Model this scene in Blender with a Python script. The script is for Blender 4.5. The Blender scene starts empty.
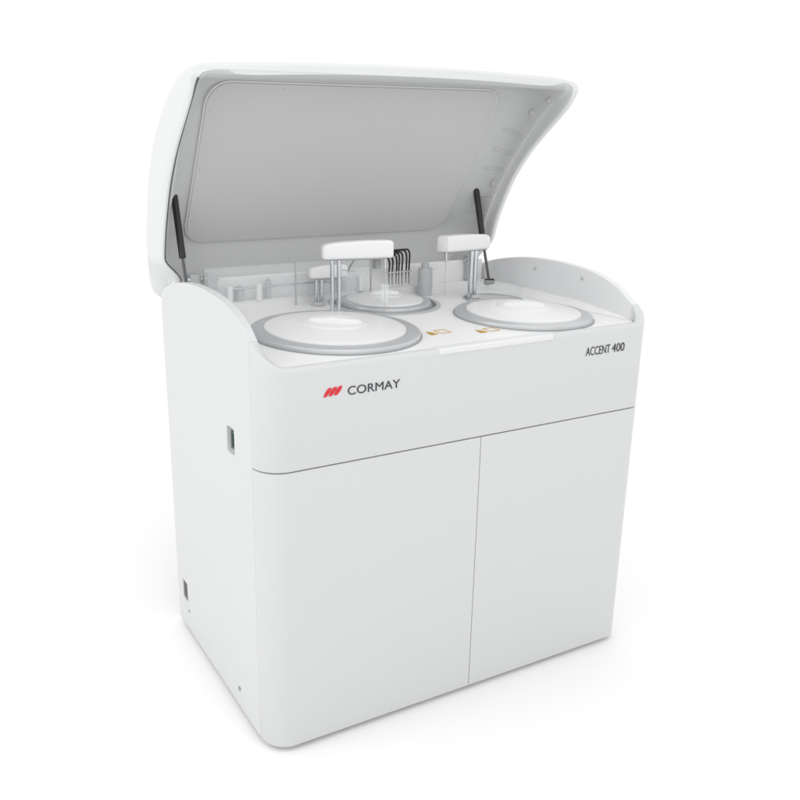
import bpy, bmesh, math, random
from mathutils import Matrix, Vector
scene=bpy.context.scene; COL=scene.collection
random.seed(4)
W,D,R,RR=1.125,0.668,0.0625,0.046
LW=1.10
# ---------------------------------------------------------------- materials
def mat(name,col,rough=.4,metal=0,spec=.5,noise=0.0,trans=0,alpha=1,bump=0,coat=0):
    m=bpy.data.materials.new(name); m.use_nodes=True; nt=m.node_tree; b=nt.nodes['Principled BSDF']
    b.inputs['Base Color'].default_value=(*col,1); b.inputs['Roughness'].default_value=rough
    b.inputs['Metallic'].default_value=metal; b.inputs['Specular IOR Level'].default_value=spec
    b.inputs['Transmission Weight'].default_value=trans; b.inputs['Alpha'].default_value=alpha
    b.inputs['Coat Weight'].default_value=coat
    if noise or bump:
        tc=nt.nodes.new('ShaderNodeTexCoord'); n=nt.nodes.new('ShaderNodeTexNoise'); n.inputs['Scale'].default_value=6
        n.inputs['Detail'].default_value=4
        nt.links.new(tc.outputs['Object'],n.inputs['Vector'])
        mr=nt.nodes.new('ShaderNodeMapRange'); mr.inputs['To Min'].default_value=rough-noise; mr.inputs['To Max'].default_value=rough+noise
        nt.links.new(n.outputs['Fac'],mr.inputs['Value']); nt.links.new(mr.outputs['Result'],b.inputs['Roughness'])
        if bump:
            n2=nt.nodes.new('ShaderNodeTexNoise'); n2.inputs['Scale'].default_value=900
            nt.links.new(tc.outputs['Object'],n2.inputs['Vector'])
            bp=nt.nodes.new('ShaderNodeBump'); bp.inputs['Strength'].default_value=bump; bp.inputs['Distance'].default_value=.0005
            nt.links.new(n2.outputs['Fac'],bp.inputs['Height']); nt.links.new(bp.outputs['Normal'],b.inputs['Normal'])
    return m
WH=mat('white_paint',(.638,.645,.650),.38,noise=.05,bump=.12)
WS=mat('side_paint_lit',(.655,.662,.668),.40,noise=.05,bump=.12)  # front paint made lighter, the brighter left side put into the colour
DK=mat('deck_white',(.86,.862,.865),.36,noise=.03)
GR=mat('cheek_white',(.76,.765,.77),.4)
CV=mat('cover_white',(.79,.793,.798),.34)
LIN=mat('liner_grey',(.56,.565,.567),.42,noise=.05)
SHL=mat('lid_white',(.70,.708,.712),.35,noise=.04)
PAN=mat('window_grey',(.56,.56,.563),.6,noise=.03,spec=.2)
GAP=mat('gap_shade_grey',(.16,.165,.17),.7)
RING=mat('ring_silver',(.58,.59,.60),.33,metal=.45)
CH=mat('chrome',(.62,.63,.65),.15,metal=1)
BL=mat('black_plastic',(.012,.012,.013),.35)
DG=mat('dark_grey',(.09,.095,.1),.45)
MG=mat('mid_grey',(.34,.35,.36),.42)
LG=mat('light_grey',(.50,.51,.52),.40)
TXT=mat('letter_grey',(.035,.038,.045),.5)
RED=mat('emblem_red',(.68,.018,.03),.45)
GOLD=mat('warning_gold',(.66,.40,.05),.5)
GRN=mat('connector_green',(.01,.10,.08),.4)
CLR=mat('clear_plastic',(.88,.90,.91),.06,alpha=.18)
FLR=mat('floor_white',(.95,.95,.95),.6,spec=.1,noise=.02)
# ---------------------------------------------------------------- helpers
def obj(name,V,F,m,parent=None,bevel=0,seg=2,smooth=True,M=None,mi=None,angle=35,cut=None):
    me=bpy.data.meshes.new(name)
    V=[Vector(v) for v in V]
    if M is not None: V=[M@v for v in V]
    me.from_pydata([tuple(v) for v in V],[],F)
    bm=bmesh.new(); bm.from_mesh(me)
    bmesh.ops.recalc_face_normals(bm,faces=bm.faces); bm.to_mesh(me); bm.free()
    for mm in (m if isinstance(m,(list,tuple)) else [m]): me.materials.append(mm)
    if mi: me.polygons.foreach_set('material_index',mi)
    o=bpy.data.objects.new(name,me); COL.objects.link(o)
    for (cv,cf) in (cut or []):       # pockets cut into the solid
        cm=bpy.data.meshes.new('c'); cm.from_pydata(cv,[],cf)
        bm=bmesh.new(); bm.from_mesh(cm); bmesh.ops.recalc_face_normals(bm,faces=bm.faces); bm.to_mesh(cm); bm.free()
        co=bpy.data.objects.new('c',cm); COL.objects.link(co)
        bo=o.modifiers.new('b','BOOLEAN'); bo.operation='DIFFERENCE'; bo.object=co; bo.solver='EXACT'
        bpy.context.view_layer.update()
        nm=bpy.data.meshes.new_from_object(o.evaluated_get(bpy.context.evaluated_depsgraph_get()))
        o.modifiers.clear(); o.data=nm; nm.name=name; bpy.data.objects.remove(co); me=nm
    me.polygons.foreach_set('use_smooth',[smooth]*len(me.polygons))
    if parent: o.parent=parent
    if bevel:
        b=o.modifiers.new('bevel','BEVEL'); b.width=bevel; b.segments=seg; b.limit_method='ANGLE'; b.angle_limit=math.radians(angle); b.harden_normals=True
    elif smooth: me.set_sharp_from_angle(angle=math.radians(40))
    return o
def boxvf(x0,x1,y0,y1,z0,z1):
    V=[(x,y,z) for x in (x0,x1) for y in (y0,y1) for z in (z0,z1)]
    return V,[(0,1,3,2),(4,6,7,5),(0,4,5,1),(2,3,7,6),(0,2,6,4),(1,5,7,3)]
def box(name,x0,x1,y0,y1,z0,z1,m,p=None,bevel=.002,seg=2,M=None):
    V,F=boxvf(x0,x1,y0,y1,z0,z1); return obj(name,V,F,m,p,bevel,seg,M=M)
def merge(parts):
    V=[];F=[]
    for v,f in parts:
        k=len(V); V+=list(v); F+=[tuple(i+k for i in q) for q in f]
    return V,F
def prism(poly,axis,a,b):
    n=len(poly)
    def P(c,p): return (c,p[0],p[1]) if axis==0 else ((p[0],c,p[1]) if axis==1 else (p[0],p[1],c))
    V=[P(a,p) for p in poly]+[P(b,p) for p in poly]
    F=[tuple(range(n)),tuple(range(2*n-1,n-1,-1))]+[(i,(i+1)%n,n+(i+1)%n,n+i) for i in range(n)]
    return V,F
def tubevf(pts,r,n=12):
    pts=[Vector(p) for p in pts]; V=[];F=[]; up=None
    for i,p in enumerate(pts):
        t=(pts[min(i+1,len(pts)-1)]-pts[max(i-1,0)]).normalized()
        if up is None:
            up=t.orthogonal().normalized()
        a=(up-t*up.dot(t)).normalized(); up=a; b=t.cross(a)
        rr=r[i] if isinstance(r,(list,tuple)) else r
        for k in range(n):
            an=2*math.pi*k/n; V.append(tuple(p+a*math.cos(an)*rr+b*math.sin(an)*rr))
    m=len(pts)
    for i in range(m-1):
        for k in range(n): F.append((i*n+k,i*n+(k+1)%n,(i+1)*n+(k+1)%n,(i+1)*n+k))
    F.append(tuple(range(n))); F.append(tuple(range((m-1)*n,m*n)))
    return V,F
def lathevf(prof,n=96,sx=1,sy=1):
    V=[];F=[]
    for r,z in prof:
        for k in range(n):
            a=2*math.pi*k/n; V.append((r*math.cos(a)*sx,r*math.sin(a)*sy,z))
    m=len(prof)
    for i in range(m-1):
        for k in range(n): F.append((i*n+k,i*n+(k+1)%n,(i+1)*n+(k+1)%n,(i+1)*n+k))
    F.append(tuple(range(n))); F.append(tuple(range((m-1)*n,m*n)))
    return V,F
def rrect(w,h,r,n=8):
    P=[]
    for cx,cy,a0 in ((w/2-r,h/2-r,0),(-w/2+r,h/2-r,90),(-w/2+r,-h/2+r,180),(w/2-r,-h/2+r,270)):
        for k in range(n+1):
            a=math.radians(a0+90*k/n); P.append((cx+r*math.cos(a),cy+r*math.sin(a)))
    return P
def cat(P,t):   # Catmull-Rom through a list of tuples
    n=len(P)-1; i=min(int(t*n),n-1); f=t*n-i
    p0,p1,p2,p3=P[max(i-1,0)],P[i],P[i+1],P[min(i+2,n)]
    return tuple(.5*((2*b)+(-a+c)*f+(2*a-5*b+4*c-d)*f*f+(-a+3*b-3*c+d)*f**3) for a,b,c,d in zip(p0,p1,p2,p3))
def lerp(a,b,t): return (a[0]+(b[0]-a[0])*t,a[1]+(b[1]-a[1])*t)
def sm(t): t=max(0,min(1,t)); return t*t*(3-2*t)
# ---------------------------------------------------------------- setting
fl=obj('floor',[(-30,-30,-.010),(30,-30,-.010),(30,60,-.010),(-30,60,-.010)],[(0,1,2,3)],FLR,smooth=False); fl['kind']='structure'
# ---------------------------------------------------------------- the machine
root=bpy.data.objects.new('laboratory_analyzer',None); COL.objects.link(root)
root['label']='large white floor-standing laboratory analyzer with its curved lid raised, on a white floor'
root['category']='laboratory machine'
ch=[(.0625,.977),(.106,1.010),(.188,1.042),(.28,1.058),(.37,1.066),(.458,1.066),(.54,1.058),(.60,1.047),(.642,1.036)]
arc=[cat(ch,i/40) for i in range(41)]
rear=[(.66,1.027),(.670,1.012),(.674,.99)]
zs=lambda y: .925+.052*(min(1,y/R)**.85)
def pocket(y,z,w,h,r,d): return prism([(y+a,z+b) for a,b in rrect(w,h,r,5)],0,-.01,d)
cuts=[pocket(.187,.725,.044,.064,.008,.015),pocket(.604,.123,.040,.060,.004,.013)]
for a,b,rr,ct in ((0,.022,R,cuts),(W-.020,W,RR,None)):
    st=[(rr+.0013,.004),(rr+.0013,zs(rr)+.001)]+([] if rr==R else [(R,zs(R))])
    poly=st+arc[1:]+rear+[(D,.004)]
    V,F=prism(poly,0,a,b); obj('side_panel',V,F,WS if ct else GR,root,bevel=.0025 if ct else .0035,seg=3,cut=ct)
V,F=merge([boxvf(.020,W-.018,.05,.655,-.002,.915),boxvf(.06,W-.06,.02,.06,.012,.9)])
obj('cabinet_core',V,F,GAP,root,smooth=False)  # core coloured dark to put shade into the panel seams
V,F=boxvf(.08,W-.08,.06,.6,-.010,.004); obj('plinth',V,F,DG,root,smooth=False)
def path(x0,x1,left,right,n=14):
    P=[]
    if left:
        for k in range(n+1):
            a=math.pi/2*k/n; P.append((R-R*math.cos(a),R-R*math.sin(a),-math.cos(a),-math.sin(a)))
    else: P.append((x0,0,0,-1))
    if right:
        for k in range(n+1):
            a=math.pi/2*k/n; P.append((W-RR+RR*math.sin(a),RR-RR*math.cos(a),math.sin(a),-math.cos(a)))
    else: P.append((x1,0,0,-1))
    return P
def skin(name,P,z0,ztop,th,m,roll=.002,foot=.0015):
    V=[];F=[]
    for x,y,nx,ny in P:
        zt=ztop(x,y); pr=[(foot,z0),(foot*.3,z0+foot*.3),(0,z0+foot)]
        rr=roll(y) if callable(roll) else roll
        for k in range(6):
            a=math.pi/2*k/5; pr.append((rr-rr*math.cos(a),zt-rr+rr*math.sin(a)))
        pr+=[(th-.002,zt),(th,zt-.002),(th,z0)]
        for d,z in pr: V.append((x-nx*d,y-ny*d,z))
    q=len(pr); n=len(P)
    for i in range(n-1):
        for k in range(q): F.append((q*i+k,q*i+(k+1)%q,q*i+q+(k+1)%q,q*i+q+k))
    F+=[tuple(range(q)),tuple(range(q*n-q,q*n))]
    return obj(name,V,F,m,root)
def topz(x,y):
    if y<=1e-6: return .925
    return zs(y)
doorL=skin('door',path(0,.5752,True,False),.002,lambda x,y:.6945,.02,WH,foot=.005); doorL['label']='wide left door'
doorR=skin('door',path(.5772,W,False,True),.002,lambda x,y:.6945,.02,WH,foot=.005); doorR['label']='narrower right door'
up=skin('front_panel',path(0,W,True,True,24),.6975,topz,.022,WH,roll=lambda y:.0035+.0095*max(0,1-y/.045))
box('lid_grip',.444,.785,-.0030,.03,.9110,.9268,GR,up,bevel=.0050,seg=4)
# writing
def text(name,s,x0,x1,z0,z1,m,y=-.0012,bold=0):
    cu=bpy.data.curves.new(name,'FONT'); cu.body=s; cu.size=1; cu.extrude=.02; cu.offset=bold; cu.resolution_u=6
    t=bpy.data.objects.new('tmp',cu); COL.objects.link(t)
    bpy.context.view_layer.update()
    me=bpy.data.meshes.new_from_object(t.evaluated_get(bpy.context.evaluated_depsgraph_get()))
    bpy.data.objects.remove(t)
    xs=[v.co.x for v in me.vertices]; ys=[v.co.y for v in me.vertices]
    a,b,c,d=min(xs),max(xs),min(ys),max(ys)
    for v in me.vertices:
        v.co=Vector((x0+(v.co.x-a)/(b-a)*(x1-x0), y+(.0008 if v.co.z<0 else 0), z0+(v.co.y-c)/(d-c)*(z1-z0)))
    me.materials.clear(); me.materials.append(m); me.name=name
    o=bpy.data.objects.new(name,me); COL.objects.link(o); o.parent=up; return o
text('lettering','CORMAY',.203,.338,.8500,.8692,TXT)
text('lettering','ACCENT',.897,.980,.858,.880,TXT,bold=-.004)
text('lettering','400',.987,1.031,.858,.880,TXT,bold=.0)
V=[];F=[]
for k in range(3):
    x=.1450+k*.0131; z0=.8530+k*.0006
    c=[(x-.0028,z0),(x+.0052,z0+.0002),(x+.0128,z0+.0085),(x+.0188,z0+.0188),(x+.0112,z0+.0190),(x+.0052,z0+.0140),(x+.0010,z0+.0072)]
    n=len(c); pl=[]
    for i in range(n):
        a,b,d=c[i-1],c[i],c[(i+1)%n]; e=.28
        A=lerp(b,a,e); B=lerp(b,d,e)
        for t in (0,.5,1): pl.append(tuple((1-t)**2*A[j]+2*t*(1-t)*b[j]+t*t*B[j] for j in (0,1)))
    v,f=prism(pl,1,-.0014-.0001*k,-.0004); V,F=merge([(V,F),(v,f)])
obj('emblem',V,F,RED,up,smooth=False)
# left side details
def yz_plate(name,y,z,w,h,r,x0,x1,m,p,bev=.001):
    V,F=prism([(y+a,z+b) for a,b in rrect(w,h,r,5)],0,x0,x1); return obj(name,V,F,m,p,bevel=bev)
s1=yz_plate('port_recess',.187,.725,.042,.062,.006,.0128,.0148,GR,root,0)
yz_plate('connector',.181,.727,.022,.044,.002,.003,.0130,GRN,s1,.0008)
yz_plate('connector_pin_block',.181,.727,.010,.032,.001,.0015,.0040,BL,s1,0)
s2=yz_plate('power_socket',.604,.123,.038,.058,.003,.0108,.0128,DG,root,0)
yz_plate('socket_opening',.603,.124,.033,.050,.002,.0030,.0110,BL,s2,0)
def screw(loc,r,axis,m,p,name='screw'):
    V,F=lathevf([(r,0),(r,r*.35),(r*.7,r*.6),(.0002,r*.65)],16)
    M=Matrix.Translation(loc)@Vector((0,0,1)).rotation_difference(Vector(axis)).to_matrix().to_4x4()
    return obj(name,V,F,m,p,M=M)
screw((0,.575,.068),.004,(-1,0,0),MG,root); screw((0,.186,.058),.006,(-1,0,0),MG,root)
# ---------------------------------------------------------------- deck
SL=.07
def dz(y): return .9205+SL*y
pl=[(.018,.075),(.030,.045),(.048,.027),(.075,.016),(W-.065,.016),(W-.040,.025),(W-.024,.042),(W-.016,.065),(W-.016,.64),(.018,.64)]
V=[(x,y,dz(y)) for x,y in pl]+[(x,y,dz(y)-.012) for x,y in pl]; n=len(pl)
deck=obj('deck',V,[tuple(range(n)),tuple(range(2*n-1,n-1,-1))]+[(i,(i+1)%n,n+(i+1)%n,n+i) for i in range(n)],DK,root,smooth=False)
DR=Matrix.Rotation(math.atan(SL),4,'X')
def on(x,y,h=0): return Matrix.Translation((x,y,dz(y)+h))@DR
for s in (0,1):
    V=[];F=[]; N=20; K=8
    for i in range(N+1):
        y=.065+(.585-.065)*i/N; rr=.006+.020*min(1,i/6); xb=.0215 if s==0 else .0195
        ring=[]
        for k in range(K+1):
            a=math.pi/2*k/K; ring.append((xb+rr*(1-math.cos(a)), dz(y)+.0004+rr*(1-math.sin(a))))
        ring.append((xb,dz(y)-.002))
        for x,z in ring: V.append((x if s==0 else W-x,y,z))
    q=K+2
    for i in range(N):
        for k in range(q): F.append((q*i+k,q*i+(k+1)%q,q*i+q+(k+1)%q,q*i+q+k))
    F+=[tuple(range(q)),tuple(range(q*N,q*N+q))]
    obj('deck_fillet',V,F,DK,deck)
for y,z in ((.22,1.02),(.40,1.035)): screw((W-.0202,y,z),.005,(-1,0,0),LG,root)
rw=box('rear_panel',.025,W-.025,.628,.650,.90,1.052,DK,root,bevel=.006,seg=3)
box('rear_ledge',.025,W-.025,.600,.63,.94,.985,DK,rw,bevel=.004)
# disc covers
def disc(x,y,Rd,kind,label):
    M=on(x,y)
    V,F=lathevf([(Rd,0),(Rd,.009),(Rd-.001,.0110),(Rd-.004,.0125),(Rd*.825,.0140),(Rd*.82,.008)],128)
    ring=obj('disc_cover',V,F,RING,root,M=M); ring['label']=label
    r=Rd*.832
    prof=[(r,.007),(r,.0150),(r-.001,.0170),(r-.004,.0180),(r*.88,.0195),(r*.74,.0225),(r*.6,.0250),(r*.50,.0265),(r*.46,.0268),(r*.445,.0285),(r*.42,.0300),(r*.38,.0306),(r*.2,.0312),(.0005,.0313)]
    V,F=lathevf(prof,128)
    obj('cover_dome',V,F,CV,ring,M=M)
    # tapered oval grip, waisted on both sides, higher in the middle
    V=[];F=[]; lv=[(1.12,.0300),(1.03,.0325),(1.0,.0370),(.96,.0395),(.86,.0412),(.5,.0422),(.01,.0425)]; N=64
    for s_,h in lv:
        for k in range(N):
            a=2*math.pi*k/N; c,s=math.cos(a),math.sin(a); e=1.15
            X=r*.37*math.copysign(abs(c)**e,c); Y=r*.150*math.copysign(abs(s)**.95,s)*(1-.22*math.exp(-(c/.25)**2))
            V.append((X*s_,Y*s_,h-.003*(abs(c)**2)*(1 if h>.036 else 0)))
    for i in range(len(lv)-1):
        for k in range(N): F.append((i*N+k,i*N+(k+1)%N,(i+1)*N+(k+1)%N,(i+1)*N+k))
    F+=[tuple(range(N)),tuple(range((len(lv)-1)*N,len(lv)*N))]
    obj('cover_handle',V,F,CV,ring,M=M@Matrix.Rotation(kind,4,'Z'))
    V,F=lathevf([(Rd+.004,-.001),(Rd+.004,.0025),(Rd-.002,.003)],128)
    obj('disc_seat',V,F,MG,ring,M=M)
    return ring
disc(.314,.250,.211,math.radians(-36),'largest disc cover, front left of the deck')
disc(.878,.207,.178,math.radians(-30),'disc cover at the right of the deck')
disc(.628,.500,.134,math.radians(-20),'smallest disc cover, at the back of the deck')
V,F=lathevf([(.162,0),(.162,.004),(.150,.0045),(.150,0)],96); obj('trough_ring',V,F,LG,root,M=on(.628,.500))
V,F=lathevf([(.088,0),(.088,.0025),(.0855,.0025),(.0855,0)],64); obj('wash_ring',V,F,LG,root,M=on(.965,.42))
V=[];F=[]; N=30
for i in range(N+1):
    a=math.radians(-40+165*i/N)
    for rr_,z in ((.080,.002),(.080,.042),(.078,.042),(.078,.002)): V.append((rr_*math.cos(a),rr_*math.sin(a),z))
for i in range(N):
    for k in range(4): F.append((4*i+k,4*i+(k+1)%4,4*i+4+(k+1)%4,4*i+4+k))
cg=obj('curved_guard',V,F,CLR,root,M=on(.965,.42))
P=[(.079*math.cos(math.radians(-40+165*i/N)),.079*math.sin(math.radians(-40+165*i/N)),.042) for i in range(N+1)]
V,F=tubevf(P,.0011,8); obj('guard_edge',V,F,LG,cg,M=on(.965,.42))
# warning marks
def frame2(P,t):
    cx=sum(p[0] for p in P)/len(P); cy=sum(p[1] for p in P)/len(P); n=len(P)
    Q=[(cx+(p[0]-cx)*t,cy+(p[1]-cy)*t) for p in P]; V=[];F=[]
    for z in (0,.0006):
        V+=[(p[0],p[1],z) for p in P]+[(p[0],p[1],z) for p in Q]
    for i in range(n):
        j=(i+1)%n
        F+=[(i,j,n+j,n+i),(2*n+i,2*n+j,3*n+j,3*n+i),(i,j,2*n+j,2*n+i),(n+i,n+j,3*n+j,3*n+i)]
    return V,F
def warn(x,y):
    M=on(x,y,.0012)@Matrix.Rotation(math.radians(4),4,'Z')@Matrix.Diagonal((1,1.2,1,1))
    V,F=prism([(-.038,-.011),(-.014,-.011),(-.026,.016)],2,0,.0006)
    t=obj('warning_mark',V,F,GOLD,root,M=M,smooth=False)
    V,F=boxvf(-.0272,-.0248,-.007,.004,.0006,.0011); obj('warning_symbol',V,F,BL,t,M=M,smooth=False)
    V,F=frame2([(-.004,-.012),(.028,-.012),(.028,.015),(-.004,.015)],.87); obj('warning_box',V,F,GOLD,t,M=M,smooth=False)
warn(.554,.145); warn(.680,.112)
# ---------------------------------------------------------------- probe arms
def arm(x,y,ang,length,back,wid,z0,z1,posts,pr,needle,label,taper=.75):
    M=Matrix.Translation((x,y,0))@Matrix.Rotation(ang,4,'Z')
    L=length; hw=wid/2; V=[];F=[]
    H=z1-z0
    S=[(-back,hw*.72,z0+.005,z1-H*.30),(-back+.004,hw*.9,z0+.001,z1-H*.22),(-back+.012,hw,z0,z1-H*.15),(0,hw,z0,z1-H*.06),(L*.45,hw*.97,z0,z1),
       (L*.8,hw*taper*1.06,z0,z1),(L-.008,hw*taper,z0,z1-.001),(L-.002,hw*taper*.92,z0+.001,z1-.004),(L,hw*taper*.82,z0+.003,z1-.007)]
    S=[cat(S,i/32) for i in range(33)]
    for u_,h,a,b in S:
        for p,q in rrect(2*h,b-a,min(.007,h*.6,(b-a)*.42),5): V.append((u_,p,(a+b)/2+q))
    n=24
    for i in range(len(S)-1):
        for k in range(n): F.append((i*n+k,i*n+(k+1)%n,(i+1)*n+(k+1)%n,(i+1)*n+k))
    F+=[tuple(range(n)),tuple(range((len(S)-1)*n,len(S)*n))]
    a=obj('probe_arm',V,F,CV,root,M=M); a['label']=label
    V,F=prism([(-back+.012,-hw*.8),(L-.016,-hw*taper*.75),(L-.016,hw*taper*.75),(-back+.012,hw*.8)],2,z0-.003,z0+.002)
    obj('arm_underside',V,F,MG,a,M=M,bevel=.001)
    zb=dz(y)
    for px,py in posts:
        V,F=tubevf([(px,py,zb),(px,py,z0+.004)],pr,16); obj('post',V,F,CH,a,M=M)
    V,F=lathevf([(.020,0),(.020,.006),(.016,.010),(.010,.010)],32); obj('post_base',V,F,LG,a,M=Matrix.Translation((x,y,zb)))
    if needle:
        V,F=tubevf([(L-.018,0,z0+.002),(L-.018,0,z0-.03),(L-.018,0,z0-.031),(L-.018,0,z0-needle)],[.0035,.0035,.0014,.0010],10); obj('needle',V,F,CH,a,M=M)
    return a
a1=arm(.402,.394,math.radians(-24),.150,.037,.062,1.106,1.152,[(-.009,0),(.009,0)],.0055,.145,'largest probe arm, on two posts behind the left disc cover')
a2=arm(.926,.461,math.radians(192),.152,.032,.062,1.100,1.147,[(0,0),(.018,0)],.0075,.13,'probe arm behind the right disc cover')
a3=arm(.440,.560,math.radians(-14),.085,.028,.046,1.038,1.076,[(-.006,0),(.010,0)],.006,.05,'small low probe arm at the back left')
V,F=lathevf([(.012,0),(.012,.05),(.0105,.05),(.0105,0)],24); obj('splash_guard',V,F,CLR,a1,M=Matrix.Translation((.402,.394,0))@Matrix.Rotation(math.radians(-24),4,'Z')@Matrix.Translation((.132,0,.985)))
# wash station with black hoses, carried on a bracket from the rear panel
ws=box('wash_station',.655,.686,.562,.602,1.080,1.108,BL,root,bevel=.003)
box('station_bracket',.664,.680,.598,.640,1.048,1.086,LG,ws,bevel=.002)
box('hose_guide',.690,.774,.570,.580,1.034,1.038,LG,ws,bevel=.001)
for k in range(7):
    x=.696+k*.0118+random.uniform(-.0015,.0015); z=1.082+.0033*k+random.uniform(-.001,.001); j=random.uniform(-.004,.004)
    P=[(.680,.575+j,z),(max(.688,x-.018),.575+j,z+.0015),(x-.004,.575+j*.5,z-.003),(x+.001,.575,z-.018),(x+j*.4,.575,1.045),(x,.576,1.022),(x,.575,.998+j)]
    rr=[.0028]*4+[.0026,.0014,.0010]
    S=[cat(P,i/36) for i in range(37)]; S2=[cat([(q,) for q in rr],i/36)[0] for i in range(37)]
    V,F=tubevf(S,S2,10); obj('hose',V,F,BL,ws)
for k in range(2):   # feed hoses running left along the station
    P=[(.658,.585+.008*k,1.098-.008*k),(.63,.588+.008*k,1.100-.008*k),(.60,.600,1.090),(.585,.618,1.062),(.580,.626,1.04)]
    V,F=tubevf([cat(P,i/24) for i in range(25)],.0026,10); obj('hose',V,F,BL,ws)
V,F=lathevf([(.022,0),(.022,.082),(.020,.086),(.012,.087),(.0115,.100),(.0005,.100)],32)
obj('mixer_housing',V,F,LG,root,M=Matrix.Translation((.818,.562,.958)))
box('sensor_block',.852,.884,.572,.598,.95,1.035,DK,root,bevel=.004)
g=box('clear_guard',.10,.64,.586,.589,.985,1.085,CLR,root,bevel=0)
box('guard_edge',.10,.64,.585,.590,1.085,1.0870,LG,g,bevel=.0005)
for x in (.10,.38,.636): box('guard_post',x,x+.003,.584,.591,.95,1.085,LG,g,bevel=.0008)
g=box('clear_guard',.50,.502,.46,.584,.957,1.060,CLR,root,bevel=0); g['label']='narrow clear guard set front to back'
box('guard_edge',.4995,.5025,.46,.584,1.060,1.0618,LG,g,bevel=.0005)
V,F=tubevf([(.11,.598,1.022),(.62,.598,1.022)],.0032,12); rl=obj('guide_rod',V,F,CH,root)
for x,r_,h in ((.215,.013,.045),(.305,.009,.060),(.555,.012,.050)):
    V,F=lathevf([(r_,0),(r_,h*.8),(r_*.75,h*.82),(r_*.75,h*.93),(r_*.3,h*.94),(r_*.3,h),(.0004,h)],28)
    obj('drive_motor',V,F,LG,root,M=Matrix.Translation((x,.612,.984)))
for x in (.17,.26,.60):
    b_=box('rod_mount',x,x+.016,.592,.606,.984,1.030,DK,rl,bevel=.002)
# ---------------------------------------------------------------- lid
E=.018
O=[(.309,1.554),(.332,1.565),(.40,1.571),(.470,1.564),(.560,1.512),(.647,1.425),(.713,1.322),(.752,1.20),(.756,1.11),(.738,1.03),(.70,.985)]
Fe=[(.304,1.548),(.298,1.529),(.314,1.500),(.348,1.470),(.432,1.400),(.484,1.346),(.527,1.288),(.577,1.190),(.605,1.10),(.620,1.04),(.630,.995)]
Pp=[(.308,1.536),(.335,1.533),(.39,1.547),(.458,1.548),(.521,1.455),(.574,1.372),(.626,1.292),(.680,1.208),(.714,1.155),(.712,1.06),(.688,1.0)]
rows=80; V=[];F=[];MI=[]
wl,wr=.012-E,LW+E-.018
PL=[(0,0),(.0015,.10),(.003,.22),(.0045,.245),(.013,.255),(.0145,.30),(.016,.50),(.020,.64),(.030,.79),(.047,.90),(.068,.968),(.090,1)]
def shape(x,z,y,v,cr_w,inner=0):
    s=v/.07; ins=.026*(1-math.sqrt(max(0,1-(1-min(1,s))**2)))
    cr=1-((x-LW/2)/(LW/2))**2
    z+=.013*cr*cr_w
    q=(.03+E)*sm((1.12-z)/.07)*sm((.72-y)/.04)+ins
    if inner:
        s2=v/.20; k=1-math.sqrt(max(0,1-(1-min(1,s2))**2))
        q+=(.055 if x<LW/2 else .012)*k
    return (LW/2+(x-LW/2)*(1-q/(LW/2)),y,z)
for i in range(rows):
    v=(i/(rows-1))**1.15; o_,f_,p_=cat(O,v),cat(Fe,v),cat(Pp,v); L=[]
    for d,t in PL: L.append((wl+d,*lerp(f_,p_,t),'i'))
    for k in range(1,12):
        L.append((wl+.09+(wr-.11-wl-.09)*k/12,*p_,'i'))
    for d,t in reversed(PL): L.append((wr-d*1.22,*lerp(f_,p_,t),'i'))
    fr=lerp(f_,p_,-.04); X1=LW+E; X0=-E; C=.08; ef=.42+.33*sm((v-.2)/.35)
    L.append((wr+.004,*fr,'o')); L.append((X1-.005,*fr,'o')); L.append((X1,*lerp(f_,p_,.02),'o'))
    for k in range(1,5): L.append((X1,*lerp(f_,o_,ef*k/4),'o'))
    for k in range(1,9):
        th=math.pi/2*k/8; L.append((X1-C*(1-math.cos(th)),*lerp(f_,o_,ef+(1-ef)*math.sin(th)),'o'))
    for k in range(1,12): L.append((X1-C-(X1-X0-2*C)*k/12,*o_,'o'))
    for k in range(8,0,-1):
        th=math.pi/2*k/8; L.append((X0+C*(1-math.cos(th)),*lerp(f_,o_,ef+(1-ef)*math.sin(th)),'o'))
    for k in range(4,0,-1): L.append((X0,*lerp(f_,o_,ef*k/4),'o'))
    L.append((X0,*lerp(f_,p_,.02),'o')); L.append((X0+.004,*fr,'o')); L.append((wl-.003,*fr,'o'))
    n=len(L)
    for x,y,z,t in L: V.append(shape(x,z,y,v,1 if t=='o' else max(0,1-v*5),t=='i'))
    if i:
        for k in range(n):
            a,b=(i-1)*n,i*n; F.append((a+k,a+(k+1)%n,b+(k+1)%n,b+k))
            MI.append(0 if (L[k][3]=='i' and L[(k+1)%n][3]=='i') else 1)
for base in (0,(rows-1)*n): F.append(tuple(base+k for k in range(n))); MI.append(1)
lid=obj('lid',V,F,[LIN,SHL],root,mi=MI); lid['label']='raised curved white lid with grey inner lining'
def along(side,t,v,dd=0):
    f_,p_=cat(Fe,v),cat(Pp,v); q=lerp(f_,p_,t)
    for (d0,t0),(d1,t1) in zip(PL,PL[1:]):
        if t0<=t<=t1: d=d0+(d1-d0)*(t-t0)/(t1-t0)
    d+=dd
    x=wl+d if side==0 else wr-d*1.22
    return shape(x,q[1],q[0],v,max(0,1-v*5),1)
P=[along(0,.03,.10+.84*i/49) for i in range(50)]
V,F=tubevf(P,.0036,8); obj('rim_gap_shade',V,F,DG,lid)  # dark tube in place of the shade in the gap inside the rim
P=[along(0,.80,.20+.70*i/49) for i in range(50)]
V,F=tubevf(P,.0050,8); obj('liner_flange',V,F,SHL,lid)
P=[along(0,.62,.18+.72*i/49) for i in range(50)]
V,F=tubevf(P,.0030,8); obj('liner_dark_line',V,F,MG,lid)  # mid-grey tube drawn as a darker line along the liner
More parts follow.
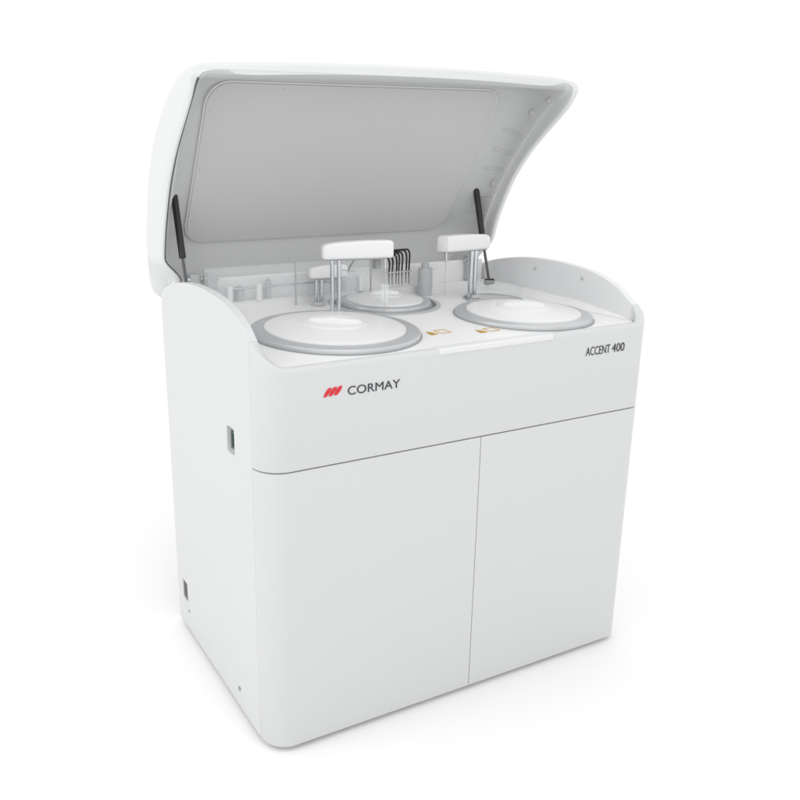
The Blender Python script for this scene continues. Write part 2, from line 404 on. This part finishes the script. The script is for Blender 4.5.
# window panel on the lining
t0,t1=Vector((0,.715,1.152)),Vector((0,.459,1.552))
H=(t1-t0).length; upv=(t1-t0).normalized(); nv=Vector((0,-upv.z,upv.y))
if nv.y>0: nv=-nv
cx=(.087+.990)/2; cen=(t0+t1)/2+Vector((cx,0,0))
PM=Matrix(((1,upv.x,nv.x,cen.x),(0,upv.y,nv.y,cen.y),(0,upv.z,nv.z,cen.z),(0,0,0,1)))
def pane(w,h,r): return [(a+((-.006 if b<0 else .004) if a>0 else 0),b) for a,b in rrect(w,h,r,12)]
V,F=prism(pane(.903,H-.008,.060),2,.004,.010); obj('window_panel',V,F,PAN,lid,bevel=.002,M=PM)
V,F=prism(pane(.911,H,.063),2,-.004,.007); obj('window_gasket',V,F,SHL,lid,bevel=.001,M=PM)
for a,b in [(-.44,-.16),(-.44,.0),(-.44,.16),(-.25,-.222),(0,-.222),(.25,-.222),(.435,-.16),(.435,0),(.435,.16),(-.25,.222),(.05,.222),(.30,.222)]:
    screw(PM@Vector((a,b,.009)),.003,nv,LG,lid,'lid_screw')
for t,v,rr in ((.5,.335,.010),(.38,.26,.008),(.5,.60,.010),(.5,.74,.009)):
    p=along(1,t,v); screw(p,rr,(-1,0,0),LIN,lid,'boss')
for v in (.40,.47,.54,.64,.70):
    P=[along(1,.28+.58*k/10,v) for k in range(11)]
    V,F=tubevf(P,.0040,8); obj('rib',V,F,LIN,lid)
for x in (.30,.78):
    screw((x,.33,1.546),.007,(0,-.1,-1),LIN,lid,'boss')
# gas struts
def strut(x):
    A=Vector((x,.632,1.290)); B=Vector((x,.585,1.118)); Cc=Vector((x,.545,.985))
    V,F=tubevf([A,B],.0095,16); t=obj('gas_strut',V,F,BL,root)
    V,F=tubevf([B,Cc],.0042,12); obj('strut_rod',V,F,DG,t)
    V,F=tubevf([A+Vector((-.014,0,.004)),A+Vector((.014,0,.004))],.011,14); obj('strut_end',V,F,BL,t)
    V,F=tubevf([Cc+Vector((-.014,0,0)),Cc+Vector((.014,0,0))],.010,14); obj('strut_end',V,F,BL,t)
strut(.040); strut(LW-.043)
for x in (.065,.115,1.02):
    h=box('hinge_bracket',x,x+.030,.604,.632,.985,1.070,LG,root,bevel=.004)
    V,F=tubevf([(x-.006,.615,1.055),(x+.036,.615,1.055)],.008,14); obj('hinge_pin',V,F,CH,h)
# ---------------------------------------------------------------- light
w=bpy.data.worlds.new('World'); scene.world=w; w.use_nodes=True
bg=w.node_tree.nodes['Background']; bg.inputs[0].default_value=(1,1,1,1); bg.inputs[1].default_value=1.06
def area(name,loc,target,size,power):
    l=bpy.data.lights.new(name,'AREA'); l.shape='RECTANGLE'; l.size=size[0]; l.size_y=size[1]; l.energy=power
    o=bpy.data.objects.new(name,l); COL.objects.link(o); o.location=loc
    o.rotation_euler=(Vector(target)-Vector(loc)).to_track_quat('-Z','Y').to_euler()
area('fill_overhead',(.2,-.9,3.2),(.5,.2,.95),(1.4,1.0),7)  # added fill from above to brighten the deck
area('fill_front',(-.2,-4.2,1.7),(.5,.4,1.4),(3,2),7)  # added fill to even the lid panel and lift the front
area('softbox_left',(-2.8,.2,2.6),(-.3,.3,.5),(1.6,1.8),20)
# ---------------------------------------------------------------- camera
cd=bpy.data.cameras.new('camera'); cam=bpy.data.objects.new('camera',cd); COL.objects.link(cam); scene.camera=cam
cd.sensor_width=36; cd.lens=36*741.68/800; cd.shift_x=(400-248.24)/800; cd.shift_y=-(400-390.05)/800; cd.clip_end=200
yaw,pit,rol=.4055,.2549,-.0311
f=Vector((math.sin(yaw)*math.cos(pit),math.cos(yaw)*math.cos(pit),-math.sin(pit))); r=Vector((math.cos(yaw),-math.sin(yaw),0)); u=r.cross(f)
r2=math.cos(rol)*r+math.sin(rol)*u; u2=-math.sin(rol)*r+math.cos(rol)*u
cam.matrix_world=Matrix(((r2.x,u2.x,-f.x,-.6065),(r2.y,u2.y,-f.y,-1.3405),(r2.z,u2.z,-f.z,1.2726),(0,0,0,1)))
scene.view_settings.view_transform='Standard'; scene.view_settings.look='None'; scene.view_settings.exposure=0
